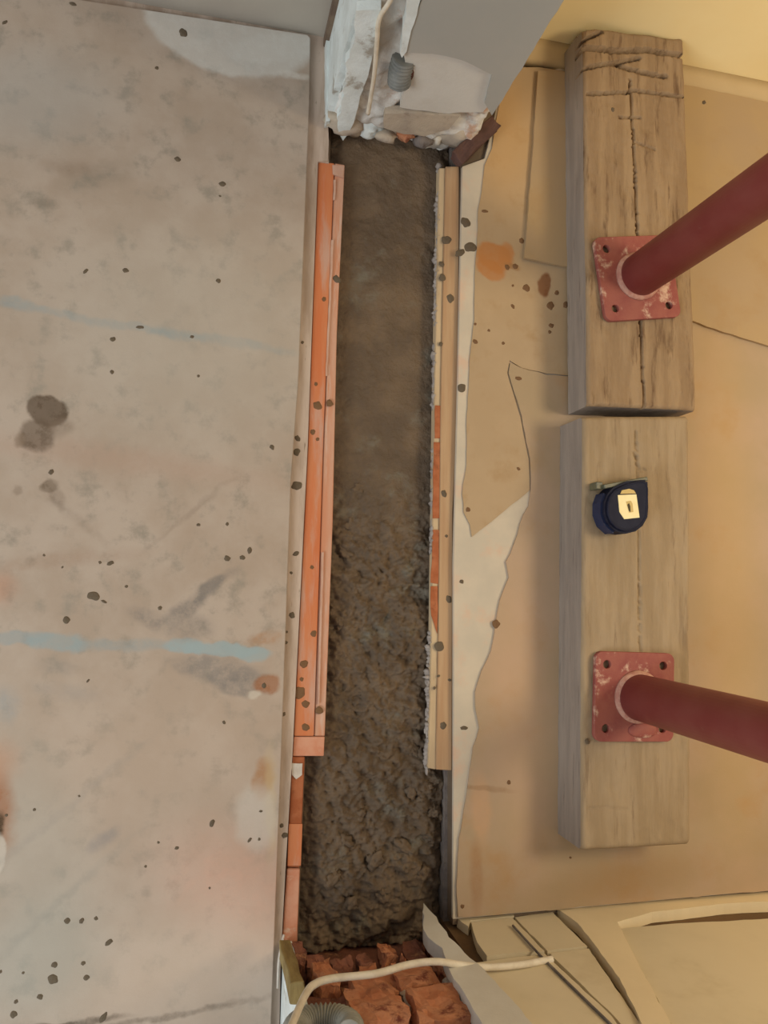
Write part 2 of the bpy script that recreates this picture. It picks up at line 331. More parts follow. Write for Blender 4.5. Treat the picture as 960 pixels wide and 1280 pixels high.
sheet('plank', [(399, 185), (410, 186), (411, 204), (397, 202)], ZS, -.008, 'strip', parent=fl)
# ---- right floor: laths along the trench and bedding under the sheets
sheet('bedding', [(576, 196), (606, 140), (630, 60), (1500, 130), (1500, 1120), (960, 1116), (566, 1156), (566, 700), (571, 500)], ZS, -.006, 'slab', parent=fr)
lm = sheet('plank', [(557, 208), (574, 208), (573, 500), (566, 640), (565, 963), (545, 962), (548, 800), (551, 500)], ZS, -.008, 'lath', parent=fr, bev=.0008)
sheet('tongue', [(549, 210), (556.5, 210), (550.5, 500), (547.5, 800), (544.5, 962), (535, 960), (539, 800), (543, 500)], -.026, -.011, 'lath_pale', parent=lm, bev=.0008)
for seg in ([(544, 507), (552, 507), (551.5, 548), (543.5, 548)], [(542.5, 553), (551, 553), (549.5, 648), (540.5, 648)], [(541, 662), (549, 662), (548.5, 730), (538.5, 728)], [(538.5, 733), (548, 733), (547, 792), (539, 770)]):
    sheet('paint_flake', seg, -.0109, -.0095, 'rust_paint', parent=lm, step=.006, amp=.0012)
def crust(seed, x0, y0, x1, y1, wdt, parent, name='plaster_crust'):
    r0 = random.Random(seed); bm = bmesh.new(); n = int((P(x0, y0)-P(x1, y1)).length/.0045)
    for i in range(n):
        t = (i+r0.random())/n; p = P(x0+(x1-x0)*t, y0+(y1-y0)*t, -.014)
        q = .5+.9*noise.noise(Vector((p.y*26, seed, 0)))
        if q < .25: continue
        m = lump_mesh('t', (wdt*r0.uniform(.3, .9)*q, r0.uniform(.003, .007), r0.uniform(.004, .009)), seed*50+i, 1, .6)
        m.transform(Matrix.Translation((p.x+.001-wdt*.2*q, p.y, -.019+r0.uniform(-.003, .002)))); bm.from_mesh(m); bpy.data.meshes.remove(m)
    return link(name, bmesh_to(bm, name), 'crust', parent)
crust(1, 550, 205, 543, 510, .011, fr); crust(5, 543, 560, 539, 690, .008, fr); crust(9, 539, 790, 534, 966, .014, fr)
# ---- back wall: left room, right room and the stub of the removed wall between them
wbl = box('wall_back_left', (-1.7, YBL, -.3), (XSL+.02, YBR+.25, 2.5), 'wall_grey'); tag(wbl, kind='structure')
wbr = box('wall_back_right', (XSL+.021, YBR, -.3), (1.9, YBR+.25, 2.5), 'wall_yellow'); tag(wbr, kind='structure')
# stub: rough broken face
def stub_mesh():
    bm = bmesh.new(); nx, nz = 46, 150; z0, z1 = -.03, .75
    g = []
    for j in range(nz+1):
        z = z0+(z1-z0)*(j/nz)**1.5; row = []
        for i in range(nx+1):
            x = XSL+(XSR-XSL)*i/nx
            p = Vector((x, 0, z)); r = noise.noise(p*22)*.010+noise.noise(p*60)*.006+noise.noise(p*140)*.003
            fade = 1 if z < .30 else max(.15, 1-(z-.30)*4)
            ex = min(1, (x-XSL)/.012, (XSR-x)/.012)
            y = YS+.006+r*fade + (1-ex)*.006 + .018*max(0, 1-(z+.03)/.05)*(.5+noise.noise(p*35))
            row.append(bm.verts.new((x, y, z)))
        g.append(row)
    for a, b in zip(g, g[1:]):
        for i in range(nx): bm.faces.new((a[i], a[i+1], b[i+1], b[i])).smooth = True
    back = YBR-.001
    L = [bm.verts.new((XSL, back, r[0].co.z)) for r in g]; R = [bm.verts.new((XSR, back, r[-1].co.z)) for r in g]
    for j in range(nz):
        bm.faces.new((g[j][0], g[j+1][0], L[j+1], L[j])); bm.faces.new((g[j][-1], R[j], R[j+1], g[j+1][-1]))
    return bmesh_to(bm, 'wall_back_stub')
st = link('wall_back_stub', stub_mesh(), 'plaster'); tag(st, kind='structure')
box('upper_wall', (XSL, YS+.006, .75), (XSR, YBR-.001, 2.5), 'paint_grey', parent=st)
# bluish white plaster on the stub's left face
def left_face():
    pts = []
    for (y, z) in [(YS+.012, .02), (YS+.012, 2.4), (YBL-.004, 2.4), (YBL-.004, .0), (YBL-.05, -.01), (YS+.07, -.012), (YS+.04, .0)]:
        pts.append(Vector((XSL-.009, y, z)))
    pts = [Vector((XSL-.009, p.y, p.z)) for p in rough_line(pts, .012, .003, 3)]
    return prism(pts, (.010, 0, 0))
link('side_plaster', bmesh_to(left_face(), 'side_plaster'), 'plaster_white', st)
patch('plaster_patch', [(421, 150), (436, 60), (448, 0), (476, 0), (468, 60), (452, 110), (440, 150), (430, 165)], YS+.004, .012, 'plaster_white', st, amp=.005, seed=2, ny=-1)
patch('paint_layer', [(745, -600), (521, 0), (507, 52), (540, 53), (580, 62), (615, 80), (606, 116), (615, 132), (628, 112), (696, 0), (1066, -600)], YS+.002, .014, 'paint_grey', st, amp=.0015, seed=5, ny=-1)
patch('plaster_patch', [(505, 54), (540, 55), (578, 60), (622, 78), (618, 114), (604, 130), (560, 132), (520, 128), (500, 125), (508, 90)], YS+.003, .011, 'plaster_light', st, amp=.002, seed=6, ny=-1)
patch('plaster_patch', [(480, 132), (520, 131), (575, 135), (560, 152), (530, 160), (505, 158), (480, 150)], YS+.003, .012, 'plaster_beige', st, amp=.003, seed=7, ny=-1)
patch('plaster_patch', [(510, -20), (526, -20), (508, 48), (503, 56), (500, 50), (504, 20)], YS+.003, .017, 'plaster_white', st, amp=.002, seed=8, ny=-1)
o = link('rubble', lump_mesh('rubble', (.033, .022, .034), 3, 3, .3), 'plaster_beige', st); o.location = P(573, 172, .005)+Vector((0, .012, 0))
o = link('rubble', lump_mesh('rubble', (.032, .020, .020), 4, 3, .35), 'plaster_beige', st); o.location = P(432, 160, 0)+Vector((0, .012, 0))
o = link('rubble', lump_mesh('rubble', (.022, .018, .016), 8, 3, .4), 'plaster_white', st); o.location = P(462, 162, .0)+Vector((0, .01, 0))
o = link('rubble', lump_mesh('rubble', (.024, .018, .022), 11, 3, .4), 'plaster_light', st); o.location = P(544, 178, -.01)+Vector((0, .012, 0))
o = link('brick', lump_mesh('brick', (.014, .010, .009), 5, 2, .5), 'brick', st); o.location = P(507, 166, .005)+Vector((0, -.002, 0))
o = link('brick', lump_mesh('brick', (.016, .010, .010), 6, 2, .5), 'plaster_beige', st); o.location = P(482, 170, 0)+Vector((0, 0, 0))
o = link('brick', lump_mesh('brick', (.014, .010, .010), 7, 2, .5), 'mortar_grey', st); o.location = P(528, 176, 0)+Vector((0, 0, 0))
# yellow wall foot in the right room
def foot():
    bm = bmesh.new(); rows = []
    for i in range(60):
        x = XSR+.002+(1.85-XSR)*i/59; y = YBR-.0005
        hgt = .016+.006*noise.noise(Vector((x*3, 0, 0)))
        d = .037+.003*noise.noise(Vector((x*4, 3, 0)))
        rows.append([bm.verts.new((x, y, -.006)), bm.verts.new((x, y, hgt)), bm.verts.new((x, y-d*.35, hgt*.55)), bm.verts.new((x, y-d*.8, .006)), bm.verts.new((x, y-d, -.006))])
    for r, s in zip(rows, rows[1:]):
        for k in range(5): bm.faces.new((r[k], r[(k+1) % 5], s[(k+1) % 5], s[k])).smooth = True
    bm.faces.new(rows[0]); bm.faces.new(rows[-1][::-1])
    return bmesh_to(bm, 'trim_1')
# brown batten in the corner and white scrap beside it
pb = P(403, 46, 0)
bt = box('trim_1', (P(405, 50, 0).x, YBL-.016, ZS+.024), (P(419, 50, 0).x-.004, YBL-.0005, 2.4), 'brown_batten', bev=.001); tag(bt, kind='structure')

# ---- front wall (right room) and broken wall end
wf = box('wall_front', (XFR, YF-.16, -.3), (1.9, YF-.014, 2.5), 'wall_brown'); tag(wf, kind='structure')
yw = YF-.0135
patch('plaster_panel', [(588, 1164), (640, 1158), (680, 1201), (608, 1207), (596, 1190)], yw, .012, 'wall_cream', wf, seed=11)
patch('plaster_panel', [(572, 1159), (642, 1150), (642, 1156), (588, 1162), (585, 1170)], yw, .012, 'wall_cream', wf, seed=10)
patch('plaster_panel', [(643, 1157), (690, 1150), (734, 1194), (684, 1200)], yw, .011, 'wall_cream', wf, seed=12)
patch('plaster_panel', [(588, 1218), (681, 1206), (764, 1286), (790, 1320), (660, 1320)], yw, .013, 'wall_cream', wf, seed=13)
patch('plaster_panel', [(687, 1203), (736, 1197), (818, 1320), (800, 1320), (768, 1284)], yw, .011, 'wall_cream', wf, seed=14)
patch('plaster_panel', [(772, 1171), (840, 1164), (960, 1158), (1200, 1150), (1500, 1140), (1900, 1500), (860, 1330), (800, 1220)], yw, .010, 'wall_cream', wf, seed=15)
patch('paper_strip', [(694, 1147), (720, 1144), (960, 1113), (1300, 1085), (1300, 1110), (960, 1140), (905, 1143), (815, 1154), (772, 1167), (795, 1215), (850, 1320), (812, 1320), (775, 1240), (735, 1185), (722, 1168)], yw, .015, 'wall_cream2', wf, seed=16)
for a in ([(641, 1157), (682, 1201), (768, 1285)],):
    pts = smooth_path([W(x, y, YF+.001) for x, y in a], 6); tube('seam_ridge', pts, .0016, 'mortar_grey', wf, 6)
# wall end: core, left plaster, bricks
we = box('wall_front_stub', (XFL+.012, YF-.9, -.3), (XFR-.001, YF-.05, 2.5), 'brick_dark'); tag(we, kind='structure')
def end_left():
    pts = [Vector((XFL, y, z)) for y, z in [(YF-.012, -.004), (YF-.014, 2.4), (YF-.9, 2.4), (YF-.9, -.004)]]
    return prism([Vector((XFL, p.y, p.z)) for p in rough_line(pts, .015, .002, 4)], (.0115, 0, 0))
link('side_plaster', bmesh_to(end_left(), 'side_plaster'), 'plaster_white', we)
def brick_piece(x0, y0, x1, y1, front, mat, seed, amp=.005):
    """broken piece spanning a pixel rectangle on the wall-end plane, its face 'front' ahead of the core"""
    a, b = W(x0, y0, YF-.03), W(x1, y1, YF-.03); lx, lz = abs(b.x-a.x), abs(b.z-a.z); dep = front+.012
    bm = bmesh.new(); bmesh.ops.create_cube(bm, size=1)
    bmesh.ops.subdivide_edges(bm, edges=list(bm.edges), cuts=7, use_grid_fill=True)
    for v in bm.verts:
        v.co = Vector((v.co.x*lx, v.co.y*dep, v.co.z*lz)); c = v.co+Vector((seed*1.7, seed*.9, 0))
        v.co += noise.noise_vector(c*30)*amp*1.3+noise.noise_vector(c*90)*amp*.8+noise.noise_vector(c*220)*amp*.35
    o = link('brick', bmesh_to(bm, 'brick'), mat, we); o.location = ((a.x+b.x)/2, YF-.05+dep/2-.006, (a.z+b.z)/2)
for i, (x0, y0, x1, y1, fr_, mt) in enumerate([
        (362, 1196, 384, 1216, .030, 'brick_dark'), (384, 1204, 412, 1226, .022, 'brick_dark'), (412, 1206, 446, 1222, .018, 'brick_dark'), (446, 1200, 470, 1220, .020, 'brick_dark'), (470, 1196, 500, 1214, .030, 'brick'), (500, 1190, 536, 1212, .026, 'brick_dark'), (532, 1186, 556, 1214, .034, 'brick'),
        (392, 1226, 424, 1256, .036, 'brick'), (424, 1224, 444, 1252, .006, 'brick_dark'), (444, 1222, 478, 1250, .030, 'brick'), (478, 1218, 502, 1240, .006, 'brick_dark'), (502, 1214, 516, 1244, .034, 'brick'), (516, 1212, 540, 1238, .006, 'brick_dark'), (540, 1208, 562, 1252, .034, 'brick'),
        (436, 1246, 500, 1266, .036, 'brick'), (488, 1236, 548, 1258, .042, 'brick'), (540, 1250, 570, 1268, .036, 'brick_dark'), (378, 1254, 440, 1284, .020, 'brick_dark'),
        (430, 1264, 500, 1274, .034, 'plaster_beige'), (498, 1262, 560, 1274, .036, 'plaster_beige'), (556, 1256, 580, 1272, .040, 'crust'),
        (430, 1274, 510, 1310, .046, 'brick'), (508, 1274, 590, 1310, .044, 'brick'), (380, 1284, 432, 1330, .030, 'brick')]):
    brick_piece(x0, y0, x1, y1, fr_, mt, i+1)
# pale plaster edge between the brick end and the cream wall
patch('plaster_shard', [(529, 1146), (545, 1164), (562, 1190), (580, 1210), (612, 1240), (680, 1320), (612, 1320), (580, 1262), (563, 1236), (553, 1205), (536, 1190), (529, 1180)], YF-.006, .018, 'plaster_light', we, amp=.003, seed=21)

# ------------------------------------------------------------------ wet concrete in the trench
def concrete():
    ya, yb = YF-.045, YS+.028
    ny, nx = 640, 84; co = np.zeros((ny+1, nx+1, 3)); 
    for j in range(ny+1):
        y = ya+(yb-ya)*j/ny; xl, xr = TL(y)+.0005, TR(y)-.0005
        lw = min(1, max(0, (.17-y)/.16)); lw = lw*lw*(3-2*lw)
        deep = max(0, (-.30-y)/.16)
        for i in range(nx+1):
            u = i/nx; x = xl+(xr-xl)*u
            p = Vector((x, y, 0))
            wp = p+noise.noise_vector(p*34)*.010+noise.noise_vector(p*90)*.004
            d1 = noise.voronoi(wp*36)[0][0]; d2 = noise.voronoi(wp*78+Vector((3, 1, 0)))[0][0]; d3 = noise.voronoi(wp*150+Vector((1, 7, 0)))[0][0]
            l1 = math.sqrt(max(0, 1-(d1*1.15)**2)); l2 = math.sqrt(max(0, 1-(d2*1.1)**2)); l3 = math.sqrt(max(0, 1-(d3*1.1)**2))
            n1 = noise.fractal(p*9, .8, 2, 4); n2 = noise.fractal(p*70, .7, 2.1, 4); n3 = noise.noise(p*20+Vector((9, 0, 0)))
            edge = max(0, (u-.78)/.22); lump = min(1, lw+.5*edge*edge)
            m1 = max(0, min(1, .5+1.4*n3)); m2 = max(0, min(1, .6-1.2*n3))
            z = -.033+.003*n1+.0016*n2
            z += lump*(.0085*m1*(l1-.6)+.0075*m2*(l2-.6)+.0030*(l3-.6)*m1+.0060*n2+.0025*noise.fractal(p*170, .7, 2.1, 3)+.008*n1-.010*max(0, noise.noise(p*48+Vector((4, 4, 0)))-.30))
            z -= .010*deep
            z -= .009*max(0, 1-u/.10)*(1+.8*n2)+.008*max(0, (u-.93)/.07)
            co[j, i] = (x, y, min(z, -.0265 if (u < .22 or u > .84) else -.012))
    v = co.reshape(-1, 3); idx = np.arange((ny+1)*(nx+1)).reshape(ny+1, nx+1)
    fc = np.stack([idx[:-1, :-1], idx[:-1, 1:], idx[1:, 1:], idx[1:, :-1]], -1).reshape(-1, 4)
    # skirt and bottom
    ring = list(idx[0, :])+list(idx[1:, -1])+list(idx[-1, -2::-1])+list(idx[-2:0:-1, 0])
    base = len(v); bot = v[ring].copy(); bot[:, 2] = -.299
    v = np.vstack([v, bot]); m = len(ring)
    faces = [tuple(int(a) for a in f) for f in fc]
    for a in range(m):
        b = (a+1) % m; faces.append((int(ring[b]), int(ring[a]), base+a, base+b))
    faces.append(tuple(base+a for a in range(m))[::-1])
    me = bpy.data.meshes.new('concrete'); me.from_pydata(v.tolist(), [], faces)
    me.polygons.foreach_set('use_smooth', [True]*len(me.polygons)); me.update()
    return me
cf = link('concrete_fill', concrete(), 'concrete')
tag(cf, 'dark wet concrete filling the long trench, smooth at one end and lumpy at other', 'concrete')
rc = random.Random(11)
clods = [(523, 905, 9), (531, 925, 8), (519, 938, 8), (534, 945, 7), (521, 960, 9), (536, 985, 9), (528, 1000, 7), (543, 1015, 8), (537, 1040, 9), (515, 990, 8), (545, 880, 0), (447, 610, 9), (452, 668, 8), (437, 655, 7), (432, 690, 9), (470, 655, 8), (493, 660, 9), (505, 700, 10), (510, 665, 7), (440, 740, 8), (425, 780, 8), (515, 760, 8), (430, 820, 7), (500, 835, 8), (400, 1010, 11), (395, 985, 9), (430, 1050, 12), (470, 1075, 11), (450, 1020, 9), (505, 1060, 10), (415, 1100, 11), (530, 1090, 9), (480, 1120, 11), (440, 1130, 10)]
for i, (x, y, r) in enumerate(clods):
    if not r: continue
    p = P(x, y, -.034); k = pxs(x, y)*r
    o = link('clod', lump_mesh('clod', (k*rc.uniform(.85, 1.3), k*rc.uniform(.6, .9), k*.6), i+30, 3, .75, 1.9), 'concrete', cf); o.location = (p.x, p.y, -.036-k*.15); o.rotation_euler = (0, 0, rc.uniform(0, 6))
    o.rotation_euler = (0, 0, rc.uniform(0, 6))

# ------------------------------------------------------------------ sheets on the floor
hb = sheet('hardboard_sheet', [(-700, -190), (60, -7), (384, 43), (388, 47), (387, 130), (373, 480), (364, 600), (352, 940), (339, 1280), (334, 1640), (-700, 1640)], -.0059, .004, 'hardboard', bev=.001)
tag(hb, 'large stained beige hardboard sheet with two blue paint streaks', 'board')
ws = sheet('backing_sheet', [(578, 208), (606, 198), (628, 105), (700, 85), (1500, 185), (1500, 1105), (960, 1113), (566, 1149), (567, 950), (567, 700), (572, 500)], -.0059, 0, 'white_sheet', bev=.0005)
tag(ws, 'white floor backing sheet exposed beside trench under torn linoleum', 'floor covering')
A = [(606, 206), (602, 240), (598, 262), (597, 300), (594, 335), (593, 400), (588, 440), (587, 462), (584, 520), (583, 580), (578, 618), (580, 640), (588, 656), (590, 671), (662, 613), (661, 575), (650, 520), (641, 490), (634, 466), (637, 451), (652, 460), (683, 467), (714, 469), (760, 475), (760, 96), (672, 84), (634, 84), (622, 140), (615, 185)]
a = sheet('linoleum_sheet', A, .0001, .0022, 'tan_lino', step=.012, amp=.0012, seed=3)
tag(a, 'tan linoleum piece with orange-brown stain, straight diagonal lower edge', 'linoleum', 'linoleum pieces on the right floor')
B = [(638, 453), (652, 461), (683, 468), (714, 470), (764, 478), (764, 330), (1500, 480), (1500, 1100), (960, 1113), (573, 1147), (571, 1130), (573, 1060), (578, 1025), (585, 985), (592, 935), (600, 910), (594, 885), (594, 865), (602, 838), (614, 815), (620, 780), (625, 750), (636, 722), (633, 702), (643, 680), (650, 655), (661, 632), (664, 612), (663, 575), (652, 520), (643, 490), (636, 466)]
b = sheet('linoleum_sheet', B, .0001, .0036, 'pink_lino', step=.012, amp=.0018, seed=5)
tag(b, 'large pinkish tan linoleum sheet with ragged torn edge under the lower timber', 'linoleum', 'linoleum pieces on the right floor')
D = [(671, 110), (668, 160), (663, 230), (656, 322), (668, 325), (714, 334), (790, 368), (873, 404), (905, 415), (960, 432), (1100, 470), (1500, 580), (1500, 205), (960, 128), (868, 108), (760, 92), (673, 88)]
d = sheet('linoleum_sheet', D, .0038, .0090, 'top_lino', step=.015, amp=.0012, seed=9)
tag(d, 'overlapping upper linoleum sheet under the upper timber, reaching the yellow wall', 'linoleum', 'linoleum pieces on the right floor')
ft = link('trim_2', foot(), 'skirt_paper'); tag(ft, kind='structure')

# ------------------------------------------------------------------ timbers
def timber_mesh(q, z0, h, cracks, seed, nu, nv, crown=.0, rough=.0012, endchip=0.0):
    """q: top corners (x,y) far-left, far-right, near-right, near-left; top grid with worn edges and cracks"""
    FL, FR, NR, NL = [Vector((p.x, p.y)) for p in q]; bm = bmesh.new(); g = []
    wdt = (FR-FL).length; ln = (FL-NL).length
    for j in range(nv+1):
        v = j/nv; row = []
        for i in range(nu+1):
            u = i/nu
            p2 = FL.lerp(FR, u).lerp(NL.lerp(NR, u), v); p = Vector((p2.x, p2.y, 0))
            z = z0+h+rough*noise.fractal(p*40+Vector((seed, 0, 0)), .8, 2, 3)+.002*noise.noise(p*7+Vector((seed, 2, 0)))
            e = min(u, 1-u)*wdt; z -= .004*max(0, 1-e/.006)**2
            e = min(v, 1-v)*ln; z -= .004*max(0, 1-e/.006)**2
            z -= endchip*max(0, 1-v*ln/.05)*max(0, .3+noise.noise(p*25+Vector((seed, 5, 0))))
            for (pts, wd, dp) in cracks:
                for a, b in zip(pts, pts[1:]):
                    A2, B2 = a, b; ab = B2-A2; t = max(0, min(1, (p2-A2).dot(ab)/max(ab.length_squared, 1e-9)))
                    dd = (p2-A2-ab*t).length + .0012*noise.noise(p*160)
                    if dd < wd: z -= dp*(1-dd/wd)**.33 if dd > 0 else dp
            row.append(bm.verts.new((p2.x, p2.y, z)))
        g.append(row)
    for r, s in zip(g, g[1:]):
        for i in range(nu): bm.faces.new((r[i], s[i], s[i+1], r[i+1])).smooth = True
    ring = g[0]+[r[-1] for r in g[1:]]+g[-1][-2::-1]+[r[0] for r in g[-2:0:-1]]
    lows = []
    for lv in (.55, 0):
        cur = []
        for v in ring:
            c = v.co; q3 = noise.noise_vector(Vector((c.x, c.y, lv))*40)*.0012
            cur.append(bm.verts.new((c.x+q3.x, c.y+q3.y, z0+h*lv)))
        lows.append(cur)
    prev = ring
    for cur in lows:
        for a in range(len(ring)):
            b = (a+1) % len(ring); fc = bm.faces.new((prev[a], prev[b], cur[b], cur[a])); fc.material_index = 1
        prev = cur
    bm.faces.new(prev[::-1])
    return bmesh_to(bm, 'timber')
h1, z1 = .060, .0092; zt1 = z1+h1
q1 = [P(729, 33, zt1), P(855, 46, zt1), P(871, 513, zt1), P(735, 507, zt1)]
V2 = lambda x, y, z: (lambda p: Vector((p.x, p.y)))(P(x, y, z))
c1 = [([V2(731, 35, zt1), V2(760, 31, zt1), V2(785, 32, zt1)], .003, .022),
      ([V2(729, 60, zt1), V2(770, 63, zt1), V2(810, 62, zt1), V2(853, 69, zt1)], .0045, .034),
      ([V2(729, 50, zt1), V2(752, 40, zt1)], .003, .020),
      ([V2(729, 86, zt1), V2(765, 79, zt1), V2(800, 72, zt1)], .003, .024), ([V2(765, 80, zt1), V2(800, 90, zt1), V2(832, 95, zt1)], .0034, .026),
      ([V2(735, 118, zt1), V2(785, 115, zt1), V2(790, 112, zt1), V2(856, 121, zt1)], .0024, .018), ([V2(775, 147, zt1), V2(800, 147, zt1)], .0018, .012), ([V2(795, 178, zt1), V2(818, 187, zt1)], .0018, .004),
      ([V2(788, 100, zt1), V2(792, 190, zt1), V2(797, 300, zt1), V2(801, 420, zt1), V2(805, 512, zt1)], .0018, .012)]
t1 = link('timber_beam', timber_mesh(q1, z1, h1, c1, 1, 100, 380, endchip=.004), 'beam_end')
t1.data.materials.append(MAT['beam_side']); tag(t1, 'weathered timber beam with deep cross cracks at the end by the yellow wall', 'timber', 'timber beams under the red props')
h2, z2 = .071, .0038; zt2 = z2+h2
q2 = [P(729, 521, zt2), P(862, 520, zt2), P(864, 1056, zt2), P(727, 1063, zt2)]
c2 = [([V2(795, 540, zt2), V2(797, 620, zt2), V2(799, 700, zt2), V2(800, 815, zt2)], .0014, .005), ([V2(792, 565, zt2), V2(800, 588, zt2), V2(808, 586, zt2)], .0018, .004), ([V2(735, 1010, zt2), V2(785, 1011, zt2)], .0012, .002)]
t2 = link('timber_beam', timber_mesh(q2, z2, h2, c2, 6, 70, 240), 'beam')
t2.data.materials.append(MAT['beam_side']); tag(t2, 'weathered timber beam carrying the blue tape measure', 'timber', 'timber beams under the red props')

# ------------------------------------------------------------------ steel props
def plate_mesh(sz, th, holes):
    cu = bpy.data.curves.new('plate', 'CURVE'); cu.dimensions = '2D'; cu.fill_mode = 'BOTH'; cu.extrude = th/2; cu.bevel_depth = .0008; cu.bevel_resolution = 1
    def spl(pts):
        s = cu.splines.new('POLY'); s.points.add(len(pts)-1); s.use_cyclic_u = True
        for q, p in zip(s.points, pts): q.co = (p[0], p[1], 0, 1)
    r = .010; hs = sz/2; out = []
    for cx, cy, a0 in ((1, 1, 0), (-1, 1, 90), (-1, -1, 180), (1, -1, 270)):
        for k in range(7):
            a = math.radians(a0+15*k); out.append((cx*(hs-r)+r*math.cos(a), cy*(hs-r)+r*math.sin(a)))
    spl(out)
    for hx, hy, hr in holes: spl([(hx+hr*math.cos(-2*math.pi*k/16), hy+hr*math.sin(-2*math.pi*k/16)) for k in range(16)])
    o = bpy.data.objects.new('tmp', cu); COL.objects.link(o)
    me = bpy.data.meshes.new_from_object(o.evaluated_get(bpy.context.evaluated_depsgraph_get()))
    bpy.data.objects.remove(o); me.name = 'plate'; me.materials.clear()
    me.transform(Matrix.Translation((0, 0, th/2+.0008)))
    return me
def lathe(prof, seg=40):
    bm = bmesh.new(); rings = [[bm.verts.new((r*math.cos(2*math.pi*k/seg), r*math.sin(2*math.pi*k/seg), z)) for k in range(seg)] for r, z in prof]
    for a, b in zip(rings, rings[1:]):
        for k in range(seg): bm.faces.new((a[k], a[(k+1) % seg], b[(k+1) % seg], b[k])).smooth = True
    bm.faces.new(rings[0][::-1]); bm.faces.new(rings[-1]); return bmesh_to(bm, 'lathe')
def prop(pc, base_px, z, rz, sz, rad, label, emboss):
    c = P(*pc, z); root = empty('steel_prop', (c.x, c.y, z), rz)
    tag(root, label, 'prop', 'red steel props')
    e = sz*.36; th = .006
    link('base_plate', plate_mesh(sz, th, [(-e, e, .0065), (e, e, .0065), (e, -e, .0065), (-e, -e, .0065)]), 'red_plate', root)
    b = P(*base_px, z+th); loc = Matrix.Rotation(-rz, 3, 'Z') @ Vector((b.x-c.x, b.y-c.y, 0))
    o = link('tube', lathe([(rad, th+.0016), (rad, 1.55), (rad-.002, 1.552)]), 'red', root); o.location = loc
    o = link('weld_bead', lathe([(rad+.005, th+.0016), (rad+.0045, th+.004), (rad+.002, th+.0065), (rad+.0003, th+.008)]), 'weld', root); o.location = loc
    o = link('collar', lathe([(rad+.012, 1.50), (rad+.012, 1.56)]), 'rust_dark', root); o.location = loc
    o = link('inner_tube', lathe([(rad*.8, 1.553), (rad*.8, 2.4)]), 'red', root); o.location = loc
    if emboss:
        me = lump_mesh('ridge', (.022, .010, .004), 2, 3, .1, 1, flat=-.2)
        o = link('ridge', me, 'red_plate', root); o.location = (.012, -e-.002, th+.002)
    return root
prop((794, 349), (797, 346), zt1+.0015, math.radians(9), .121, .0305, 'red steel prop on square plate nearer the cracked timber end, in deeper shade', False)
prop((790, 870), (797, 871), zt2+.0015, math.radians(-1.5), .118, .0310, 'red steel prop on square plate below the blue tape measure', True)

# ------------------------------------------------------------------ tape measure
def tape():
    zt = .036; z = zt2+.0015
    # outline of the top face read at its own height
    top = [(768, 609), (785, 601), (811, 599), (812, 634), (811, 646), (805, 657), (796, 664), (784, 667), (772, 664), (762, 655), (757, 642), (757, 628), (761, 617)]
    w = [P(x, y, z+zt) for x, y in top]; cx = sum(p.x for p in w)/len(w); cy = sum(p.y for p in w)/len(w)
    root = empty('tape_measure', (cx, cy, z)); tag(root, 'dark blue tape measure with pale label lying on the timber beam', 'tape measure')
    pts = [Vector((p.x-cx, p.y-cy, .001)) for p in w]
    bm = prism(pts, (0, 0, zt-.001), .0032)
    me = bmesh_to(bm, 'case'); me.transform(Matrix.Scale(1, 4)); o = link('case', me, 'navy', root)
    # raised rim on top
    ring = smooth_path([p*.86+Vector((0, 0, zt-.0008)) for p in [Vector((q.x, q.y, 0)) for q in pts]]+[Vector((pts[0].x*.86, pts[0].y*.86, zt-.0008))], 4)
    tube('rim', ring, .0016, 'navy', root, 8)
    # blue side grip on the rounded left side
    g = bmesh.new(); rows = []
    for p in [pts[i] for i in (8, 9, 10, 11, 12)]:
        dirv = Vector((p.x, p.y, 0)).normalized()
        rows.append([g.verts.new(Vector((p.x, p.y, zz))+dirv*dd) for zz, dd in ((.005, -.001), (.005, .0028), (.027, .0028), (.027, -.001))])
    for r, s in zip(rows, rows[1:]):
        for k in range(4): g.faces.new((r[k], r[(k+1) % 4], s[(k+1) % 4], s[k]))
    g.faces.new(rows[0]); g.faces.new(rows[-1][::-1])
    link('grip', bmesh_to(g, 'grip'), 'blue_grip', root)
    # label
    def flat(name, pl, zz, th, mat, parent):
        q = [P(x, y, z+zt) for x, y in pl]
        return link(name, bmesh_to(prism([Vector((p.x-cx, p.y-cy, zz)) for p in q], (0, 0, th)), name), mat, parent)
    lb = flat('label', [(772, 619), (795, 618), (799, 647), (780, 649), (774, 640)], zt-.0002, .0012, 'label', root)
    flat('label_head', [(775, 617.5), (777, 613), (786, 611), (792, 613), (794.5, 617)], zt-.0002, .0012, 'label2', lb)
    flat('window_frame', [(782, 627), (788, 626), (790, 630), (791, 640), (786, 641), (784, 634)], zt+.001, .0004, 'label2', lb)
    flat('window_slot', [(783.5, 631), (785.5, 629), (787, 633), (787.5, 640), (785.5, 639)], zt+.0014, .0003, 'ink', lb)
    # steel blade mouth and hook along the straight top edge
    a, b2 = P(752, 609, z+.02), P(806, 600, z+.02)
    rot_box('blade', (a.x-cx, a.y-cy, .004), (b2.x-cx, b2.y-cy+.001, .004), .006, .024, 'olive', root)
    hk = P(747, 607, z+.02)
    rot_box('hook', (hk.x-cx-.003, hk.y-cy, .002), (hk.x-cx+.007, hk.y-cy, .002), .010, .020, 'olive', root)
    return root
tape()

